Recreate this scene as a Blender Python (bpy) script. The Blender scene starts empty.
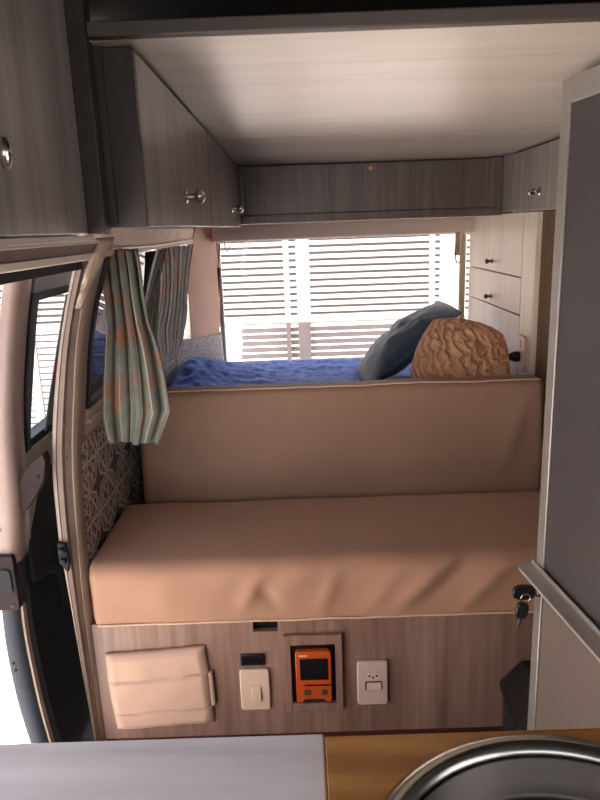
import bpy, bmesh, math, random
from mathutils import Vector, Matrix, noise
PI = math.pi
S = bpy.context.scene
C = S.collection
random.seed(4)

# ------------------------------------------------------------------ camera
F, ROLL, HZ, CH = 680.0, .036, 172.0, 1.25
PITCH = math.atan(HZ / F); YAW = math.atan(4 / math.hypot(F, HZ))
def yawed(x, y, z):
    c, s = math.cos(YAW), math.sin(YAW)
    return Vector((c*x - s*y, s*x + c*y, z))
cr, sr, cp, sp = math.cos(ROLL), math.sin(ROLL), math.cos(PITCH), math.sin(PITCH)
R_ = yawed(cr, -sr*sp, -sr*cp); U_ = yawed(sr, cr*sp, cr*cp); F_ = yawed(0, cp, -sp)
cam = bpy.data.objects.new('camera', bpy.data.cameras.new('camera')); C.objects.link(cam)
m = Matrix((R_, U_, -F_)).transposed().to_4x4(); m.translation = (0, 0, CH); cam.matrix_world = m
cam.data.sensor_fit = 'VERTICAL'; cam.data.sensor_height = 24.0; cam.data.lens = F / 800 * 24
cam.data.clip_start = .02
S.camera = cam
def at(u, v, Y):                      # measured point of the photograph at a depth in the van
    d = R_*(u - 300) - U_*(v - 400) + F_*F
    return Vector((0, 0, CH)) + d*(Y / d.y)

# ------------------------------------------------------------------ materials
def lin(h):
    h = h.lstrip('#'); o = []
    for i in (0, 2, 4):
        c = int(h[i:i+2], 16) / 255
        o.append(c/12.92 if c <= .04045 else ((c + .055)/1.055)**2.4)
    return (*o, 1)
class NT:
    def __init__(s, name):
        s.m = bpy.data.materials.new(name); s.m.use_nodes = True
        s.t = s.m.node_tree; s.b = s.t.nodes['Principled BSDF']
    def n(s, typ, **kw):
        o = s.t.nodes.new(typ)
        for k, v in kw.items():
            if k in o.inputs: o.inputs[k].default_value = v
            else: setattr(o, k, v)
        return o
    def l(s, a, b): s.t.links.new(a, b)
    def math(s, op, a, b=None, c=None):
        o = s.n('ShaderNodeMath', operation=op)
        for i, v in enumerate((a, b, c)):
            if v is None: continue
            if isinstance(v, (int, float)): o.inputs[i].default_value = v
            else: s.l(v, o.inputs[i])
        return o.outputs[0]
    def ramp(s, fac, stops):
        o = s.n('ShaderNodeValToRGB'); e = o.color_ramp.elements
        while len(e) < len(stops): e.new(.5)
        for k, (p, c) in zip(e, stops): k.position = p; k.color = c
        s.l(fac, o.inputs[0]); return o.outputs[0]
    def coord(s, scale, kind='Object', rot=(0, 0, 0)):
        t = s.n('ShaderNodeTexCoord'); mp = s.n('ShaderNodeMapping')
        mp.inputs['Scale'].default_value = scale; mp.inputs['Rotation'].default_value = rot
        s.l(t.outputs[kind], mp.inputs[0]); return mp.outputs[0]
    def noise(s, vec, scale, detail=4, rough=.6, dist=0):
        o = s.n('ShaderNodeTexNoise', Scale=scale, Detail=detail, Roughness=rough, Distortion=dist)
        s.l(vec, o.inputs['Vector']); return o.outputs['Fac']
    def bump(s, h, strength=.3, dist=.002):
        b = s.n('ShaderNodeBump', Strength=strength, Distance=dist)
        s.l(h, b.inputs['Height']); s.l(b.outputs[0], s.b.inputs['Normal'])
def plain(name, c, rough=.5, metal=0, spec=.5, mottled=.08, bump=0):
    t = NT(name); a = Vector(lin(c)[:3])
    v = t.coord((1, 1, 1)); f = t.noise(v, 14)
    k0, k1 = a*(1 - mottled), a*(1 + mottled)
    t.l(t.ramp(f, [(.3, (*k0, 1)), (.7, (*k1, 1))]), t.b.inputs['Base Color'])
    t.b.inputs['Roughness'].default_value = rough; t.b.inputs['Metallic'].default_value = metal
    t.b.inputs['Specular IOR Level'].default_value = spec
    if bump: t.bump(t.noise(v, 160), bump)
    return t.m
def wood(name, dark, mid, light, along, rough=.4, fine=60., stretch=.05, spec=.5):
    """long grain running along the axis 'along' (0, 1, 2)"""
    t = NT(name)
    sc = [1., 1., 1.]; sc[along] = stretch
    v = t.coord(sc)
    f1 = t.noise(v, fine, 5, .65); f2 = t.noise(v, fine*.22, 3, .5, .6)
    f = t.math('ADD', t.math('MULTIPLY', f1, .55), t.math('MULTIPLY', f2, .45))
    t.l(t.ramp(f, [(.34, lin(dark)), (.5, lin(mid)), (.66, lin(light))]), t.b.inputs['Base Color'])
    t.b.inputs['Roughness'].default_value = rough; t.b.inputs['Specular IOR Level'].default_value = spec
    t.bump(f1, .08, .001)
    return t.m
def fabric(name, c, rough=.9, scale=900, sheen=.1, mott=.1, bump=.25):
    t = NT(name); a = Vector(lin(c)[:3]); v = t.coord((1, 1, 1))
    f = t.noise(v, 5, 5, .6)
    t.l(t.ramp(f, [(.3, (*(a*(1 - mott)), 1)), (.7, (*(a*(1 + mott)), 1))]), t.b.inputs['Base Color'])
    t.b.inputs['Roughness'].default_value = rough; t.b.inputs['Specular IOR Level'].default_value = .2
    t.b.inputs['Sheen Weight'].default_value = sheen
    t.bump(t.noise(v, scale, 2), bump, .001)
    return t.m
def glass(name, tint, ior, refl=1.0):
    t = NT(name); t.t.nodes.remove(t.b)
    out = t.t.nodes['Material Output']
    lw = t.n('ShaderNodeLayerWeight', Blend=.5); r0 = ((ior-1)/(ior+1))**2; fr = t.math('MULTIPLY_ADD', t.math('POWER', lw.outputs['Facing'], 5.), 1-r0, r0); tr = t.n('ShaderNodeBsdfTransparent', Color=tint)
    gl = t.n('ShaderNodeBsdfGlossy', Roughness=.01, Color=(refl, refl, refl, 1)); mx = t.n('ShaderNodeMixShader')
    t.l(fr, mx.inputs[0]); t.l(tr.outputs[0], mx.inputs[1]); t.l(gl.outputs[0], mx.inputs[2])
    t.l(mx.outputs[0], out.inputs['Surface'])
    return t.m

M = {}
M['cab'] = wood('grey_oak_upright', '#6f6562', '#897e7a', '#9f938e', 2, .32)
M['cab_shaded'] = wood('grey_oak_shaded', '#493e3c', '#5e514e', '#70625e', 2, .36)  # darker grey oak: the shadow on the rear cabinet is in the colour
M['cab_pale'] = wood('pale_oak_upright', '#c8b9a5', '#d6c8b4', '#e1d5c3', 2, .4)
M['cab_side'] = wood('umber_oak_end_shaded', '#282120', '#332a28', '#3d3330', 2, .45)  # umber oak, with the shade of camera-facing ends mixed into its colour
M['bench'] = wood('rosy_oak_upright', '#6c4f43', '#876759', '#9f7e6f', 2, .45, 50)
M['cab_brown'] = wood('brown_oak_end', '#66503f', '#745c4b', '#826a58', 2, .45)
M['ceil'] = wood('ceiling_laminate', '#b3a79a', '#bfb4a7', '#c9beb2', 0, .28, 45, .06)
M['edge'] = plain('ceiling_edge', '#4f4541', .45)
M['roof'] = plain('roof_lining', '#0c0c10', .9)
M['counter'] = wood('grey_counter', '#b7acb2', '#d8d0d6', '#ebe5ea', 0, .42, 26, .08)
M['board'] = wood('varnished_pine', '#643616', '#a86d33', '#cc934f', 0, .22, 30, .1)
M['steel'] = plain('brushed_steel', '#b9b4ae', .22, 1, mottled=.04)
M['steel_dull'] = plain('dull_steel', '#5a534e', .4, 1, mottled=.05)
M['alu'] = plain('aluminium', '#98918d', .38, .55, mottled=.03)
M['alu_pale'] = plain('pale_aluminium', '#b5aba4', .4, .3, mottled=.03)
M['door_grey'] = plain('grey_door_panel', '#3a3435', .5, mottled=.03)
M['door_grey_low'] = plain('grey_brown_door_panel', '#65574f', .5, mottled=.03)
M['chrome'] = plain('chrome', '#cfc8c0', .15, 1, mottled=.02)
M['bronze'] = plain('bronze', '#6a625c', .3, .9, mottled=.05)
M['black'] = plain('black_plastic', '#0d0d10', .35, mottled=.1)
M['blackmatte'] = plain('black_rubber', '#141318', .75, mottled=.2)
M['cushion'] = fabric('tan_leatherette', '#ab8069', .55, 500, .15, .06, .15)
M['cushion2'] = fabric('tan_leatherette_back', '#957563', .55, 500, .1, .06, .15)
M['piping'] = fabric('pale_piping', '#d8b49a', .7)
M['pouch'] = fabric('cream_leatherette', '#c09c89', .6, 700, .1, .05, .15)
M['white_plate'] = plain('ivory_plastic', '#d2b29e', .35, mottled=.02)
M['grey_plate'] = plain('pale_grey_plastic', '#c3aaa0', .35, mottled=.02)
M['hole'] = plain('socket_dark', '#453730', .6)
M['orange'] = plain('orange_plastic', '#b9491a', .4, mottled=.05)
M['screen'] = plain('dark_screen', '#14161a', .12, mottled=.05)
M['ivory'] = plain('pale_marks', '#e0a070', .5)
M['maroon'] = plain('maroon_floor', '#4d211c', .55, mottled=.15)
M['body'] = plain('van_paint', '#98867d', .45, mottled=.07)
M['body_tan'] = plain('van_trim_tan', '#9c897a', .55, mottled=.1)
M['body_pink'] = plain('door_edge_paint', '#8b746d', .45, mottled=.05)
M['rail'] = plain('rail_pale', '#c3b4a8', .5, mottled=.08)
M['rail_brown'] = plain('rail_brown', '#7d6a62', .6, mottled=.1)
M['bluegrey'] = plain('door_edge_plastic', '#33363f', .6, 0, .2, mottled=.06)
M['cavity'] = plain('door_cavity', '#15151c', .8, mottled=.2)
M['latchm'] = plain('latch_metal', '#3a3131', .8, 0, .06, mottled=.15)
M['seal'] = plain('rubber_seal', '#1e1e24', .5)
M['pillar_tan'] = plain('rear_pillar_trim', '#efc3a4', .6, mottled=.05)
M['header'] = wood('window_header', '#e4c6ac', '#f0d6bf', '#f6e2ce', 0, .6, 30)
M['cream'] = plain('cream_post', '#d9c2a0', .5)
M['gate'] = plain('gate_white', '#8c7f7d', .5, mottled=.02)
M['gatewall'] = plain('street_wall', '#1d1817', .9, mottled=.1)
M['outwall'] = plain('white_yard_wall', '#dcd6d0', .9)
M['clear'] = glass('clear_glass', (.96, .97, .97, 1), 1.35)
M['tint'] = glass('side_glass', (.12, .13, .15, 1), 2.1)
M['doorglass'] = glass('door_glass', (.85, .9, .92, 1), 1.3)
M['wire'] = plain('curtain_wire', '#cfc6ba', .4, .5)
M['dark_paint'] = plain('van_outer_paint', '#5b5a60', .35)

def tile_mat():
    t = NT('patterned_tile_sheet')
    v = t.coord((1, 1, 1)); sx = t.n('ShaderNodeSeparateXYZ'); t.l(v, sx.inputs[0])
    K = 6.6
    a = t.math('FRACT', t.math('ADD', t.math('MULTIPLY', sx.outputs[1], K), 50.5)); b = t.math('FRACT', t.math('ADD', t.math('MULTIPLY', sx.outputs[2], K), .08))
    ca = t.math('SUBTRACT', a, .5); cb = t.math('SUBTRACT', b, .5)
    aa = t.math('ABSOLUTE', ca); ab = t.math('ABSOLUTE', cb)
    band = lambda x, c, w: t.math('LESS_THAN', t.math('ABSOLUTE', t.math('SUBTRACT', x, c)), w)
    mx = t.math('MAXIMUM', aa, ab); df = t.math('ABSOLUTE', t.math('SUBTRACT', aa, ab)); dia = t.math('ADD', aa, ab)
    lines = t.math('MAXIMUM', band(dia, .52, .035), band(mx, .49, .018))
    lines = t.math('MAXIMUM', lines, band(df, .11, .022))
    star = t.math('LESS_THAN', t.math('ADD', t.math('MULTIPLY', t.math('MINIMUM', aa, ab), 2.6), mx), .36)
    rim = band(t.math('ADD', t.math('MULTIPLY', t.math('MINIMUM', aa, ab), 2.6), mx), .42, .06)
    fl = t.noise(v, 75, 1, .4, .6)
    swirl = band(fl, .5, .035)
    light = t.math('MAXIMUM', t.math('MAXIMUM', lines, rim), swirl)
    light = t.math('MULTIPLY', light, t.math('SUBTRACT', 1., star))
    t.l(t.ramp(light, [(.4, lin('#454142')), (.6, lin('#d6ccc7'))]), t.b.inputs['Base Color'])
    t.b.inputs['Roughness'].default_value = .45
    return t.m
M['tile'] = tile_mat()

def lace_mat():
    t = NT('pale_patterned_sheet'); v = t.coord((1, 1, 1))
    vo = t.n('ShaderNodeTexVoronoi', Scale=120., feature='DISTANCE_TO_EDGE'); t.l(v, vo.inputs['Vector'])
    t.l(t.ramp(vo.outputs['Distance'], [(.08, lin('#c4b8ae')), (.2, lin('#f2e8de'))]), t.b.inputs['Base Color'])
    t.b.inputs['Roughness'].default_value = .6
    return t.m
M['lace'] = lace_mat()

def curtain_mat(name, base, shade, blot, stripes, line='#c9bca9', lw=.045):
    t = NT(name)
    v = t.coord((1, 1, 1), 'UV'); sx = t.n('ShaderNodeSeparateXYZ'); t.l(v, sx.inputs[0])
    o = t.coord((1, 1, 1))
    f = t.noise(o, 13, 3, .55, .5)
    blotch = t.ramp(f, [(.52, (0, 0, 0, 1)), (.60, (.85, .85, .85, 1))])
    g = t.ramp(t.noise(o, 30, 3), [(.3, lin(shade)), (.7, lin(base))])
    mx = t.n('ShaderNodeMix', data_type='RGBA'); t.l(blotch, mx.inputs[0]); t.l(g, mx.inputs[6]); mx.inputs[7].default_value = lin(blot)
    fr = t.math('ABSOLUTE', t.math('SUBTRACT', t.math('FRACT', t.math('MULTIPLY', sx.outputs[0], stripes)), .5))
    ln = t.math('LESS_THAN', fr, lw)
    m2 = t.n('ShaderNodeMix', data_type='RGBA'); t.l(ln, m2.inputs[0]); t.l(mx.outputs[2], m2.inputs[6]); m2.inputs[7].default_value = lin(line)
    t.l(m2.outputs[2], t.b.inputs['Base Color'])
    t.b.inputs['Roughness'].default_value = .9; t.b.inputs['Specular IOR Level'].default_value = .1
    t.bump(t.noise(o, 700, 2), .2, .001)
    tl = t.n('ShaderNodeBsdfTranslucent'); t.l(m2.outputs[2], tl.inputs[0]); ms = t.n('ShaderNodeMixShader'); ms.inputs[0].default_value = .15
    t.l(t.b.outputs[0], ms.inputs[1]); t.l(tl.outputs[0], ms.inputs[2]); t.l(ms.outputs[0], t.t.nodes['Material Output'].inputs['Surface'])
    return t.m
M['curtain'] = curtain_mat('sage_coral_curtain', '#8d8e85', '#777a72', '#a9705c', 6)
M['curtain_lit'] = curtain_mat('sage_coral_curtain_lit', '#d0cdc2', '#b4b2a8', '#d8a184', 10, '#fdf8f0', .14)  # lightened copy of the sage curtain, daylight put into the colour

def blanket_mat():
    t = NT('blue_blanket'); v = t.coord((1, 1, 1))
    f = t.noise(v, 26, 5, .7, 1.5)
    t.l(t.ramp(f, [(.32, lin('#264a9e')), (.52, lin('#436bc4')), (.72, lin('#6f92dc'))]), t.b.inputs['Base Color'])
    t.b.inputs['Roughness'].default_value = .75; t.b.inputs['Sheen Weight'].default_value = .2
    t.bump(t.noise(v, 60, 5, .7, 1.), .5, .006)
    return t.m
M['blanket'] = blanket_mat()
def shaggy():
    t = NT('ruffled_tan_cover'); v = t.coord((1, 1, 1), rot=(.3, .5, .7))
    w = t.n('ShaderNodeTexWave', Scale=14., Distortion=8., Detail=3.); w.inputs['Detail Scale'].default_value = 1.6
    t.l(v, w.inputs['Vector'])
    t.l(t.ramp(w.outputs['Fac'], [(.1, lin('#e2a582')), (.6, lin('#efb793')), (1, lin('#f8c8a8'))]), t.b.inputs['Base Color'])
    t.b.inputs['Roughness'].default_value = .9
    t.bump(w.outputs['Fac'], .9, .010)
    return t.m
M['shaggy'] = shaggy()
M['pillow'] = fabric('slate_blue_satin', '#384b60', .5, 600, .1, .12)
def ground_mat():
    t = NT('pale_paving'); v = t.coord((1, 1, 1)); sx = t.n('ShaderNodeSeparateXYZ'); t.l(v, sx.inputs[0])
    def joint(o, off): return t.math('LESS_THAN', t.math('ABSOLUTE', t.math('SUBTRACT', t.math('FRACT', t.math('ADD', t.math('MULTIPLY', o, 1/.6), off)), .5)), .008)
    j = t.math('MAXIMUM', joint(sx.outputs[0], .1), joint(sx.outputs[1], .1166))
    t.l(t.ramp(j, [(.4, lin('#e3ded8')), (.6, lin('#8f857c'))]), t.b.inputs['Base Color'])
    t.b.inputs['Roughness'].default_value = .8
    return t.m
M['ground'] = ground_mat()

# ------------------------------------------------------------------ builders
ORG = {}
def link(o, parent=None):
    C.objects.link(o)
    if parent is not None: o.parent = parent
def tag(o, label=None, cat=None, group=None, kind=None):
    for k, v in (('label', label), ('category', cat), ('group', group), ('kind', kind)):
        if v: o[k] = v
    return o
def thing(name, loc, label=None, cat=None, group=None, kind=None, rz=0):
    o = bpy.data.objects.new(name, None); link(o); o.location = loc; o.rotation_euler.z = rz
    o.empty_display_size = .05; ORG[o] = Vector(loc)
    return tag(o, label, cat, group, kind)
def obj(name, bm, mat, parent=None, local=False, bevel=0, smooth=35, solid=0, sub=0, label=None, origin=None):
    bmesh.ops.recalc_face_normals(bm, faces=bm.faces)
    me = bpy.data.meshes.new(name)
    if parent is not None:
        org = Vector((0, 0, 0)) if local else ORG[parent]
        if origin is not None: org = org + Vector(origin)
    else:
        co = [v.co for v in bm.verts]
        org = Vector(((min(c.x for c in co) + max(c.x for c in co))/2, (min(c.y for c in co) + max(c.y for c in co))/2, min(c.z for c in co)))
    bmesh.ops.translate(bm, verts=bm.verts, vec=-org)
    bm.to_mesh(me); bm.free()
    me.materials.append(mat)
    for p in me.polygons: p.use_smooth = True
    me.set_sharp_from_angle(angle=math.radians(smooth))
    o = bpy.data.objects.new(name, me); link(o, parent)
    if parent is None: o.location = org; ORG[o] = org
    else:
        ORG[o] = Vector((0, 0, 0)) if local else ORG[parent]
    if bevel:
        b = o.modifiers.new('edge', 'BEVEL'); b.width = bevel; b.segments = 2; b.limit_method = 'ANGLE'; b.angle_limit = math.radians(40)
    if solid:
        s = o.modifiers.new('thick', 'SOLIDIFY'); s.thickness = solid; s.offset = 0
    if sub:
        s = o.modifiers.new('soft', 'SUBSURF'); s.levels = sub; s.render_levels = sub
    if label: o['label'] = label
    return o
def NB(): return bmesh.new()
def box(bm, x0, x1, y0, y1, z0, z1):
    g = bmesh.ops.create_cube(bm, size=1)
    for v in g['verts']:
        v.co = Vector(((x0 + x1)/2 + v.co.x*(x1 - x0), (y0 + y1)/2 + v.co.y*(y1 - y0), (z0 + z1)/2 + v.co.z*(z1 - z0)))
    return bm
def bx(*a): return box(NB(), *a)
def prism(bm, pts, ax, a, b):
    """polygon pts in the plane normal to axis ax, extruded from a to b"""
    def mk(p, t):
        q = [p[0], p[1]]; q.insert(ax, t); return bm.verts.new(q)
    A = [mk(p, a) for p in pts]; B = [mk(p, b) for p in pts]; n = len(pts)
    bm.faces.new(A); bm.faces.new(B[::-1])
    for i in range(n): bm.faces.new((A[i], A[(i+1) % n], B[(i+1) % n], B[i]))
    return bm
def rrect(x0, x1, z0, z1, r, k=5):
    o = []
    for cx, cz, a0 in ((x1-r, z1-r, 0), (x0+r, z1-r, PI/2), (x0+r, z0+r, PI), (x1-r, z0+r, 1.5*PI)):
        for i in range(k+1):
            a = a0 + PI/2*i/k; o.append((cx + r*math.cos(a), cz + r*math.sin(a)))
    return o
def tube(bm, pts, r, k=8, cap=True):
    pts = [Vector(p) for p in pts]; rings = []
    for i, p in enumerate(pts):
        d = (pts[min(i+1, len(pts)-1)] - pts[max(i-1, 0)]).normalized()
        a = d.orthogonal().normalized() if i == 0 else (rings[-1][1] - d*rings[-1][1].dot(d)).normalized()
        b = d.cross(a); rr = r[i] if isinstance(r, (list, tuple)) else r
        rings.append(([bm.verts.new(p + (a*math.cos(t) + b*math.sin(t))*rr) for t in [2*PI*j/k for j in range(k)]], a))
    for (A, _), (B, _) in zip(rings, rings[1:]):
        for j in range(k): bm.faces.new((A[j], A[(j+1) % k], B[(j+1) % k], B[j]))
    if cap: bm.faces.new(rings[0][0][::-1]); bm.faces.new(rings[-1][0])
    return bm
def lathe(bm, prof, o, axis, k=20, closed=False):
    """prof: (distance along axis, radius)"""
    ax = Vector(axis).normalized(); a = ax.orthogonal().normalized(); b = ax.cross(a); o = Vector(o); rings = []
    for h, r in prof:
        c = o + ax*h
        rings.append([bm.verts.new(c + (a*math.cos(2*PI*j/k) + b*math.sin(2*PI*j/k))*max(r, 1e-4)) for j in range(k)])
    for A, B in zip(rings, rings[1:]):
        for j in range(k): bm.faces.new((A[j], A[(j+1) % k], B[(j+1) % k], B[j]))
    if closed:
        for j in range(k): bm.faces.new((rings[-1][j], rings[-1][(j+1) % k], rings[0][(j+1) % k], rings[0][j]))
    else: bm.faces.new(rings[0][::-1]); bm.faces.new(rings[-1])
    return bm
def grid(bm, nu, nv, fn, uv=True):
    V = [[bm.verts.new(fn(i/nu, j/nv)) for i in range(nu+1)] for j in range(nv+1)]
    ul = bm.loops.layers.uv.new('uv') if uv and not bm.loops.layers.uv else (bm.loops.layers.uv.active if uv else None)
    for j in range(nv):
        for i in range(nu):
            f = bm.faces.new((V[j][i], V[j][i+1], V[j+1][i+1], V[j+1][i]))
            if uv:
                for lp, (a, b) in zip(f.loops, ((i, j), (i+1, j), (i+1, j+1), (i, j+1))): lp[ul].uv = (a/nu, b/nv)
    return bm
def itp(tab):
    def f(z):
        if z <= tab[0][0]: return tab[0][1]
        for (a, p), (b, q) in zip(tab, tab[1:]):
            if z <= b: return p + (q - p)*(z - a)/(b - a)
        return tab[-1][1]
    return f
def smoothed(tab, h=.05):
    g = itp(tab); return lambda z: (g(z-h) + 2*g(z) + g(z+h) + g(z-h/2) + g(z+h/2))/6
def loft(bm, zs, section):
    """section(z) -> list of (x, y): closed polygon lofted up the heights zs"""
    rows = [[bm.verts.new((x, y, z)) for x, y in section(z)] for z in zs]; n = len(rows[0])
    for A, B in zip(rows, rows[1:]):
        for j in range(n): bm.faces.new((A[j], A[(j+1) % n], B[(j+1) % n], B[j]))
    bm.faces.new(rows[0][::-1]); bm.faces.new(rows[-1])
    return bm
def span(a, b, n): return [a + (b - a)*i/n for i in range(n+1)]
def nz(x, y=0, z=0): return noise.noise(Vector((x, y, z)))

def knob(parent, pos, axis, s=1., mat='chrome', local=False):
    return obj('knob', lathe(NB(), [(0, .0085*s), (.002*s, .0085*s), (.004*s, .0045*s), (.011*s, .004*s), (.014*s, .007*s), (.018*s, .0092*s), (.022*s, .0085*s), (.025*s, .005*s), (.026*s, .001)], pos, axis), M[mat], parent, local=local, label='small metal knob')

XI = smoothed([(-.3, -.50), (0, -.518), (.43, -.517), (.60, -.512), (.70, -.507), (.82, -.498), (.91, -.483), (1.02, -.467), (1.10, -.447), (1.18, -.42), (1.25, -.392), (1.45, -.375), (1.7, -.355)])
XO = smoothed([(-.3, -.50), (.074, -.530), (.218, -.538), (.454, -.548), (.60, -.555), (.765, -.55), (.83, -.541), (.92, -.526), (1.045, -.498), (1.165, -.463), (1.2, -.45), (1.25, -.43), (1.45, -.40), (1.7, -.375)])
DO = smoothed([(-.3, -.60), (0, -.645), (.12, -.668), (.24, -.683), (.36, -.688), (.44, -.686), (.585, -.674), (.72, -.660), (.85, -.645), (1.08, -.602), (1.18, -.577), (1.3, -.54)])
DI = smoothed([(-.3, -.56), (0, -.60), (.12, -.617), (.22, -.628), (.35, -.635), (.41, -.637), (.49, -.634), (.59, -.620), (.71, -.604), (.85, -.597), (.93, -.587), (1.05, -.565), (1.17, -.537), (1.3, -.50)])

YR, ZC = 2.33, 1.4525         # face of the rear lockers, underside of the ceiling
YB = 1.41                    # front of the bench

# ------------------------------------------------------------------ shell of the van
st = dict(kind='structure')
tag(obj('floor', bx(-.55, 1.0, -1.3, 2.85, -.06, 0), M['maroon']), **st)
def ZT(y): return 1.4645 - .0078*(y - .84)      # the ceiling panels fall slightly towards the rear
def cpanel(x0, x1, y0, y1, t): return prism(NB(), [(y0, ZT(y0)), (y1, ZT(y1)), (y1, ZT(y1)+t), (y0, ZT(y0)+t)], 0, x0, x1)
ce = obj('ceiling', cpanel(-.355, .975, .853, 1.700, .018), M['ceil'], bevel=.001); tag(ce, **st)
obj('rear_panel', cpanel(-.355, .975, 1.704, 2.79, .018), M['ceil'], ce, bevel=.001)
obj('edge_strip', cpanel(-.2285, .975, .836, .8525, .0165), M['edge'], ce, bevel=.002, label='darker front edge strip')
tag(obj('roof', bx(-.385, 1.02, -1.34, 2.85, 1.632, 1.70), M['roof']), **st)
tag(obj('added_awning', bx(-.80, -.382, -1.3, 1.15, 1.54, 1.63), M['dark_paint'], bevel=.03), **st)     # unseen awning case, added along the roof edge to shade the open door
bm = NB(); box(bm, .98, 1.02, .06, 2.85, 0, 1.63); box(bm, .98, 1.02, -1.3, .06, 0, .84); box(bm, .98, 1.02, -1.3, -1.1, .84, 1.5); box(bm, .98, 1.02, -1.3, .06, 1.5, 1.63)      # cab side with its window
tag(obj('wall_right', bm, M['body_tan']), **st)
tag(obj('wall_front', bx(-.5, .98, -1.34, -1.3, 0, 1.15), M['body_tan']), **st)
bm = NB()
for y0, y1, za, zb in ((-1.3, .12, 0, .84), (-1.3, -1.1, .841, 1.499), (.06, .12, .841, 1.499), (-1.3, .12, 1.5, 1.63)):     # cab side with its window
    loft(bm, span(za, zb, 12), lambda z: [(XO(z), y0), (XI(z), y0), (XI(z), y1), (XO(z), y1)])
tag(obj('wall_left', bm, M['body_tan']), **st)

# rear quarter of the left side: patterned sheet below, window, header above
bm = NB(); loft(bm, span(0, .81, 20), lambda z: [(XO(z), 1.472), (XI(z), 1.472), (XI(z), 2.84), (XO(z), 2.84)])
wq = obj('wall_left_rear', bm, M['body_tan']); tag(wq, **st)
bm = NB(); loft(bm, span(.40, .80, 12), lambda z: [(XI(z)+.001, 1.44), (XI(z)+.004, 1.44), (XI(z)+.004, 2.70), (XI(z)+.001, 2.70)])
obj('patterned_sheet', bm, M['tile'], wq, label='black and pale patterned tile sheet')
bm = NB(); loft(bm, span(1.205, 1.63, 12), lambda z: [(XO(z), 1.42), (XI(z), 1.42), (XI(z), 2.84), (XO(z), 2.84)])
obj('upper_panel', bm, M['header'], wq)

w2 = thing('window_2', (-.5, 2.0, .81), **st)
bm = NB()
for z0, z1, d in ((.812, .838, .004), (.838, .848, .014), (.848, .866, .007), (.866, .872, .012)):
    loft(bm, [z0, z1], lambda z: [(XO(z)+.004, 1.475), (XI(z)+d, 1.475), (XI(z)+d, 2.70), (XO(z)+.004, 2.70)])
obj('window_frame', bm, M['rail'], w2, bevel=.002)
bm = NB(); loft(bm, span(.8725, .884, 2), lambda z: [(XO(z)+.01, 1.478), (XI(z)+.006, 1.478), (XI(z)+.006, 2.64), (XO(z)+.01, 2.64)])
loft(bm, span(.884, 1.2, 8), lambda z: [(XO(z)+.012, 1.478), (XI(z)+.004, 1.478), (XI(z)+.004, 1.496), (XO(z)+.012, 1.496)])
loft(bm, span(.884, 1.2, 8), lambda z: [(XO(z)+.012, 1.99), (XI(z)+.004, 1.99), (XI(z)+.004, 2.03), (XO(z)+.012, 2.03)])
loft(bm, span(.884, 1.2, 8), lambda z: [(XO(z)+.012, 2.60), (XI(z)+.004, 2.60), (XI(z)+.004, 2.64), (XO(z)+.012, 2.64)])
obj('seal', bm, M['seal'], w2)
bm = NB(); loft(bm, [.884, 1.2], lambda z: [(XI(z)-.016, 1.496), (XI(z)-.012, 1.496), (XI(z)-.012, 2.60), (XI(z)-.016, 2.60)])
obj('pane', bm, M['tint'], w2, smooth=10)

# pillar behind the sliding door opening
def pillar_sec(z):
    o, i = XO(z), XI(z); w = i - o
    return [(o, 1.47), (o, 1.40), (o+.003, 1.382), (o+.09*w+.003, 1.376), (o+.30*w, 1.374), (o+.33*w, 1.380), (o+.36*w, 1.374), (o+.56*w, 1.378), (o+.60*w, 1.392), (o+.64*w, 1.386), (i-.004, 1.405), (i, 1.42), (i, 1.47)]
bm = NB(); loft(bm, span(-.06, 1.235, 40), pillar_sec)
pl = obj('trim_1', bm, M['body'], smooth=25); tag(pl, **st)
bm = NB(); loft(bm, span(.02, 1.15, 36), lambda z: [(XI(z)-.012, 1.404), (XI(z)-.003, 1.398), (XI(z)+.004, 1.408), (XI(z)+.004, 1.436), (XI(z)-.002, 1.436)])
obj('weatherstrip', bm, M['body_tan'], pl, smooth=60)
bm = NB(); z0 = .575
prism(bm, [(XO(z0)+.004, .555), (XO(z0)+.020, .530), (XO(z0)+.026, .555), (XO(z0)+.022, .598), (XO(z0)+.004, .602)], 1, 1.362, 1.376)
for zz in (.585, .560): lathe(bm, [(0, .008), (.006, .008), (.009, .005)], (XO(z0)+.014, 1.362, zz), (0, -1, 0))
obj('striker', bm, M['cavity'], pl, bevel=.002, label='dark door striker')
bm = NB()
for zz, dx in ((.865, .028), (.825, .036), (.79, .033)):
    lathe(bm, [(0, .004), (.002, .003)], (XO(zz)+dx, 1.383, zz), (0, -1, 0), 10)
obj('screw', bm, M['hole'], pl)
bm = NB()
def cov(u, v):
    z = 1.11 + .135*v; x = XO(z) + .030 + .010*v + u*(.012 + .016*v); return Vector((x + .004*nz(u*3, v*6), 1.365 - .012*math.sin(u*PI) + .03*u*v + .006*nz(u*4, v*7, 3), z))
grid(bm, 8, 14, cov); obj('upper_cover', bm, M['body_tan'], pl, solid=.004, label='crumpled pale plastic cover')

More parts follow.
